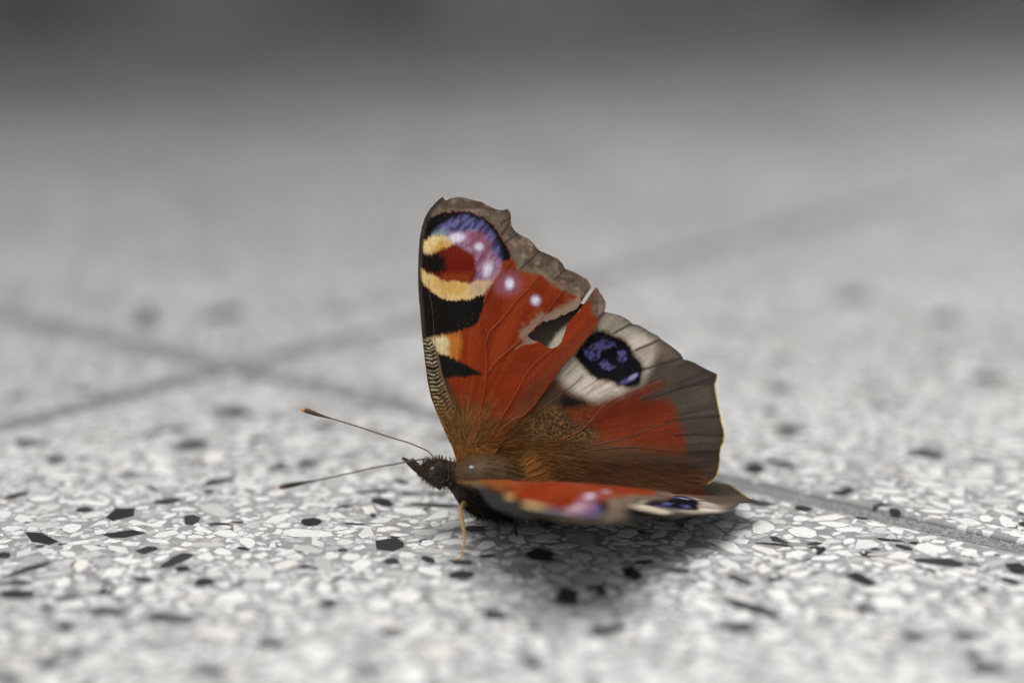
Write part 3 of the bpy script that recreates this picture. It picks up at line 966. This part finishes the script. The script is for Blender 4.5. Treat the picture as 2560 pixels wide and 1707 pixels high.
# --- veins: raised ribs on the upper side
HV = [c3([(260,1560),(420,1500),(560,1400),(650,1300),(720,1210),(800,1150),(900,1100),(1000,1060),(1180,990),(1380,920)]),
      c3([(20,1270),(80,1220),(190,1130),(260,1080),(420,960),(520,860)]),
      c3([(1165,800),(1400,728),(1618,662)]), c3([(1170,1120),(1400,1062),(1600,985),(1980,930)]),
      c4([(700,640),(1100,560),(1500,420),(1900,332),(2120,325)]), c4([(700,680),(1200,640),(1800,695),(2110,682)]),
      c3([(1100,585),(1240,525),(1378,468)]), c3([(860,400),(960,345),(1062,296)])]


def vein(pts, place, camber, parent, colr, r0, lift=1):
    P = smooth_path(np.array(pts), 26)
    s, t = to_plane(P[:, 0], P[:, 1])
    V = place(s, t, camber(s, t) + .012 * lift)
    rad = np.linspace(r0, r0 * .45, len(V))
    vs, fs = tube(V, rad, 6)
    me = mesh('vein', vs, fs, [colr] * len(vs))
    return link('vein', me, [M_vein], parent, True)


for pts in FV:
    dk = pts is FV[4]
    vein(pts, place_far, camber_fore, W1, lin((88, 62, 40)) if dk else lin((158, 70, 30)), .05 if dk else .06)
for k, pts in enumerate(HV):
    vein(pts, place_far, camber_hind, W2, lin((150, 72, 40)) if k == 0 else lin((74, 60, 50)) if k == 1 else lin((66, 56, 48)), .06 if k < 2 else .05)
for pts in FV[:4]:
    vein(pts, near_fore, camber_fore, W3, lin((156, 66, 30)), .09)
for k, pts in enumerate(HV[:4]):
    vein(pts, near_hind, camber_hind, W4, lin((120, 70, 44)), .08)

# --- body: head, thorax and abdomen in one skin
HEADP = at_depth(1078, 1176, 205.5)
THOR = at_depth(1212, 1208, 206.5)
ABD = at_depth(1335, 1232, 209.5)
TIP = at_depth(1515, 1268, 215.5)
axis = smooth_path([at_depth(1050, 1168, 205.2), HEADP, at_depth(1128, 1186, 205.8), THOR, at_depth(1285, 1222, 208.2), ABD, at_depth(1430, 1250, 212.5), TIP], 60)
f = np.linspace(0, 1, 60)
prof = np.interp(f, [0, .03, .08, .125, .16, .20, .26, .34, .42, .50, .56, .64, .74, .86, .95, 1], [.25, 1.0, 1.55, 1.5, 1.4, 2.4, 3.3, 3.6, 3.3, 2.5, 2.2, 2.3, 2.1, 1.6, .9, .15])
seg_ = 1 + .05 * np.sin(f * 95) * (f > .55)
SD = 32
vs, fs = tube(axis, [(r * g * .98, r * g * 1.02) for r, g in zip(prof, seg_)], SD)
bc = []
for k in range(60):
    for q in range(SD):
        vtx = np.asarray(vs[k * SD + q])
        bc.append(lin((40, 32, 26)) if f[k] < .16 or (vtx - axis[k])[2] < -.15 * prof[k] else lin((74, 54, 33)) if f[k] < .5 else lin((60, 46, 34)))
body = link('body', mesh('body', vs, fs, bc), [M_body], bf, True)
BV = np.asarray(vs).reshape(60, SD, 3)


def ellipsoid(c, ax, ra, rb, nu=20, nv=12):
    ax = unit(ax); a = unit(np.cross(ax, (0.1, .2, 1))); b = np.cross(ax, a)
    vs, fs = [], []
    for i in range(nv + 1):
        th_ = math.pi * i / nv
        for j in range(nu):
            g = 2 * math.pi * j / nu
            vs.append(c + ax * math.cos(th_) * ra + (a * math.cos(g) + b * math.sin(g)) * math.sin(th_) * rb)
    for i in range(nv):
        for j in range(nu):
            fs.append((i * nu + j, i * nu + (j + 1) % nu, (i + 1) * nu + (j + 1) % nu, (i + 1) * nu + j))
    return vs, fs


side = unit(np.cross(axis[10] - axis[4], UPV))
if side @ FWD > 0: side = -side
for sg in (1, -1):
    vs, fs = ellipsoid(HEADP + side * 1.0 * sg + np.array([.15, 0, -.1]), side, .62, .8)
    link('eye', mesh('eye', vs, fs), [M_eye], bf, True)

# hair tuft scales along the palps come with the head; a pale nub stands in for the glint on the shoulder
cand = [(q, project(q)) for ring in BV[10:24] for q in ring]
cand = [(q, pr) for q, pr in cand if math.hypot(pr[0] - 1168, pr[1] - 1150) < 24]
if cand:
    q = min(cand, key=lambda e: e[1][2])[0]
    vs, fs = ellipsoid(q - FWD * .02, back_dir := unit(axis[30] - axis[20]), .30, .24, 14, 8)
    link('glint_nub', mesh('glint_nub', vs, fs), [noise_mat('glint_nub', (.30, .33, .38), (.55, .58, .64), 4000, .3, .5)], bf, True)

# palps: the pointed snout
for k, (tip, dd) in enumerate((((1006, 1143), -.5), ((1030, 1146), .6))):
    a = at_depth(1108, 1212, 205.2 + dd * .8)
    m_ = at_depth(1056, 1180, 205.2 + dd * .6)
    b = at_depth(tip[0], tip[1], 205.0 + dd)
    path = smooth_path([a, m_, b], 14)
    rad = np.interp(np.linspace(0, 1, 14), [0, .3, .7, 1], [.7, .68, .42, .08])
    vs, fs = tube(path, rad, 10)
    link('palp', mesh('palp', vs, fs, [lin((52, 40, 30))] * len(vs)), [M_body], bf, True)


# --- antennae
def antenna(pts, d0, d1, shaft_c, club_c, tip_c):
    n = 48
    P2 = smooth_path(np.array(pts, float), n)
    dd = np.linspace(d0, d1, n)
    V = np.array([at_depth(x, y, d) for (x, y), d in zip(P2, dd)])
    k = 37
    rad = .075 + .012 * (np.arange(k + 1) % 2)
    vs, fs = tube(V[:k + 1], rad, 8)
    cs = [lin(shaft_c) * (1.25 if (i // 8) % 2 else .8) for i in range(len(vs))]
    o = link('antenna', mesh('antenna', vs, fs, cs), [M_ant], bf, True)
    cv = smooth_path(V[k - 1:], 20)
    cr_ = np.interp(np.linspace(0, 1, 20), [0, .25, .55, .8, .95, 1], [.08, .14, .26, .30, .22, .06])
    vs, fs = tube(cv, cr_, 10)
    cs = [lin(tip_c) if i // 10 > 16 else lin(club_c) for i in range(len(vs))]
    link('antenna_club', mesh('antenna_club', vs, fs, cs), [M_ant], o, True)


antenna([(1088,1152),(1080,1138),(1066,1125),(1040,1114),(1017,1105),(970,1091),(928,1077),(864,1056.5),(803,1038.7),(775,1029),(751,1021.5)], 205.5, 207, (98, 66, 46), (76, 44, 32), (206, 150, 70))
antenna([(1092,1154),(1076,1148),(1060,1147),(1012,1155),(975,1162),(940,1168),(900,1177),(864,1185),(800,1199),(762,1206),(697,1218)], 204.8, 199.0, (74, 56, 46), (26, 20, 20), (96, 62, 38))


# --- legs: four walking legs, femur, tibia and tarsus in one chain
def leg(pts, rads, c0, c1_):
    n = 30
    V = smooth_path(np.array(pts), n)
    rad = np.interp(np.linspace(0, 1, n), np.linspace(0, 1, len(rads)), rads)
    rad = rad * (1 + .06 * np.sin(np.arange(n) * 2.1))
    vs, fs = tube(V, rad, 10)
    cs = [lin(c0) * (1 - k / (n - 1)) + lin(c1_) * (k / (n - 1)) for k in range(n) for _ in range(10)]
    return link('leg', mesh('leg', vs, fs, cs), [M_leg], bf, True)


hip = at_depth(1165, 1255, 205)
foot1 = on_ground(1150, 1393, .12)
leg([hip, at_depth(1152, 1272, 202.5), at_depth(1156, 1304, 201.6), at_depth(1161, 1337, 200.8), at_depth(1158, 1368, 200.2), foot1, on_ground(1138, 1398, .1)], [.45, .30, .24, .22, .17, .11, .07], (164, 124, 76), (208, 166, 108))
foot2 = on_ground(1292, 1338, .12)
leg([at_depth(1240, 1262, 206), at_depth(1268, 1266, 204), at_depth(1290, 1290, 205), at_depth(1288, 1318, 206), foot2], [.45, .32, .22, .18, .1], (34, 27, 22), (52, 40, 30))  # darker colours stand for the shade under the lowered wing
foot3 = on_ground(1190, 1300, .12)
leg([at_depth(1180, 1255, 208), at_depth(1186, 1262, 211), at_depth(1200, 1280, 213), foot3], [.42, .3, .2, .1], (60, 46, 34), (90, 70, 48))
foot4 = on_ground(1330, 1290, .12)
leg([at_depth(1250, 1255, 209), at_depth(1300, 1256, 212), at_depth(1330, 1275, 214), foot4], [.42, .3, .2, .1], (60, 46, 34), (90, 70, 48))


# --- hair
def strands(name, roots, dirs, lens, rad, colors, parent, bend=None, jit=.25):
    n = len(roots)
    R = np.asarray(roots, float); D = np.asarray(dirs, float)
    D = D + rng.normal(0, jit, D.shape); D /= np.linalg.norm(D, axis=1)[:, None]
    B = np.zeros_like(D) if bend is None else np.broadcast_to(bend, D.shape)
    L = np.asarray(lens)[:, None]
    a = np.cross(D, (0.3, .5, .81)); a /= np.linalg.norm(a, axis=1)[:, None] + 1e-9
    b = np.cross(D, a)
    rr = np.broadcast_to(np.asarray(rad, float), (n,))[:, None]
    rings = []
    for tt_, sc_ in ((0, 1.0), (.5, .75)):
        c = R + D * L * tt_ + B * L * tt_ * tt_
        for g in range(3):
            an = g * 2.0944
            rings.append(c + (a * math.cos(an) + b * math.sin(an)) * rr * sc_)
    rings.append(R + D * L + B * L)
    V = np.stack(rings, 1).reshape(-1, 3)
    base = (np.arange(n) * 7)
    F = []
    for b0 in base.tolist():
        for g in range(3):
            h = (g + 1) % 3
            F.append((b0 + g, b0 + h, b0 + 3 + h, b0 + 3 + g)); F.append((b0 + 3 + g, b0 + 3 + h, b0 + 6))
    C = np.repeat(np.asarray(colors), 7, axis=0)
    o = link(name, mesh(name, V, F, C), [M_hair], parent)
    o['kind'] = 'stuff'
    return o


def hair_col(n, cols, wts=None):
    k = rng.choice(len(cols), n, p=wts)
    c = np.array([lin(q) for q in cols])[k]
    return c * rng.uniform(.7, 1.3, (n, 1))


back = unit(axis[40] - axis[20])
# thorax and abdomen coat
n = 15000
ff = rng.uniform(.145, .97, n); ki = ff * 59
k0 = np.floor(ki).astype(int); q0 = rng.integers(0, SD, n)
fr_ = (ki - k0)[:, None]
roots = BV[k0, q0] * (1 - fr_) + BV[np.minimum(k0 + 1, 59), q0] * fr_
nrm = roots - axis[k0]; nrm /= np.linalg.norm(nrm, axis=1)[:, None]
top = (nrm @ UPV > .05) & (nrm @ -FWD > -.25) & (ff > .2) & (ff < .43)      # the bare shield on the back
keep = ~top | (rng.random(n) < .5)
roots, nrm, ff, top = roots[keep], nrm[keep], ff[keep], top[keep]
n = len(roots)
dirs = nrm * .55 + back * .85
lens = np.where(ff < .2, rng.uniform(.6, 1.3, n), rng.uniform(1.0, 2.4, n))
hc = hair_col(n, [(140, 98, 54), (118, 82, 44), (92, 66, 38), (166, 120, 68)])
hc[top] = hair_col(int(top.sum()), [(98, 72, 43), (82, 60, 37), (118, 84, 48)])
lens[top] *= .55; dirs[top] = nrm[top] * .25 + back * .97
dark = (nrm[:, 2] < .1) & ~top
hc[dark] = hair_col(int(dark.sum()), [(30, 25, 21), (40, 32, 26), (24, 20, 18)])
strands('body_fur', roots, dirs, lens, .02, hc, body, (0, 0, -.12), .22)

# head bristles
n = 1900
ff = rng.uniform(.02, .17, n); ki = ff * 59; k0 = np.floor(ki).astype(int); q0 = rng.integers(0, SD, n)
roots = BV[k0, q0]
nrm = roots - axis[k0]; nrm /= np.linalg.norm(nrm, axis=1)[:, None]
strands('head_bristles', roots, nrm + back * -.35, rng.uniform(.25, .8, n), .016, hair_col(n, [(44, 34, 28), (70, 52, 40), (34, 27, 22), (126, 100, 78), (150, 126, 100)]), body, None, .35)


# scaly fringe of the palps
n = 420
pr_ = np.concatenate([np.asarray(o.data.vertices[k].co)[None] / MM for o in bf.children if o.name.startswith('palp') for k in range(20, 130)])
roots = pr_[rng.integers(0, len(pr_), n)]
fw = unit(at_depth(1006, 1143, 205) - at_depth(1108, 1212, 205.2))
strands('palp_fringe', roots, np.tile(fw, (n, 1)) + rng.normal(0, .5, (n, 3)), rng.uniform(.25, .6, n), .018, hair_col(n, [(48, 38, 30), (76, 58, 42), (30, 25, 22), (120, 92, 64)]), body, None, .2)


# long hair lying over the wing bases
def wing_hair(name, place, camber, parent, box, n, cols, lmin, lmax, spread, lift, origin, away, rad=.024):
    px = rng.uniform(box[0], box[2], n); py = rng.uniform(box[1], box[3], n)
    dx, dy = px - origin[0], py - origin[1]
    L = np.hypot(dx, dy) + 1e-6
    ux, uy = dx / L * away + (1 - away), dy / L * away
    s, t = to_plane(px, py)
    s2, t2 = to_plane(px + ux * 20, py + uy * 20)
    c0 = camber(s, t)
    p0 = place(s, t, c0 + .03); p1 = place(s2, t2, camber(s2, t2) + .03 + lift)
    strands(name, p0, (p1 - p0) / np.linalg.norm(p1 - p0, axis=1)[:, None], rng.uniform(lmin, lmax, n), rad, hair_col(n, cols), parent, None, spread)


GOLD = [(150, 106, 58), (126, 86, 46), (104, 74, 44), (172, 130, 78)]
BROWN = [(106, 76, 54), (90, 68, 52), (120, 82, 56), (78, 62, 50), (134, 86, 56)]
wing_hair('wing_fur', place_far, camber_fore, W1, (1135, 1050, 1310, 1120), 700, GOLD, .6, 2.0, .14, .08, (1160, 1150), .9, .015)
wing_hair('wing_fur', place_far, camber_hind, W2, (1250, 1100, 1460, 1190), 1300, GOLD, .8, 2.2, .16, .08, (1180, 1130), .9, .017)
wing_hair('wing_fur', place_far, camber_hind, W2, (1380, 1150, 1740, 1232), 1500, BROWN, 1.0, 2.6, .13, .06, (1150, 1120), .9, .013)
wing_hair('wing_fur', place_far, camber_hind, W2, (1300, 1020, 1500, 1120), 500, BROWN + GOLD, .2, .6, .3, .08, (1200, 1140), .9, .016)
wing_hair('wing_fur', near_hind, camber_hind, W4, (1240, 1120, 1500, 1225), 900, GOLD, .8, 2.2, .16, .08, (1150, 1130), .85, .015)

# soft golden ruff over the far shoulder and behind the shield
n = 6500
ff = rng.uniform(.17, .58, n); ki = ff * 59; k0 = np.floor(ki).astype(int)
an = rng.uniform(0, 1, n)
q0 = rng.integers(0, SD, n)
roots = BV[k0, q0]
nrm = roots - axis[k0]; nrm /= np.linalg.norm(nrm, axis=1)[:, None]
keep = ((nrm @ UPV > .15) & (nrm @ FWD > .05)) | ((ff > .42) & (nrm @ UPV > .0))
roots, nrm = roots[keep], nrm[keep]
n = len(roots)
strands('ruff', roots, nrm * .75 + back * .75 + np.array([0, 0, .25]), rng.uniform(1.2, 3.4, n), .018, hair_col(n, [(224, 166, 96), (196, 140, 78), (166, 114, 62)]), body, (0, 0, .05), .22)
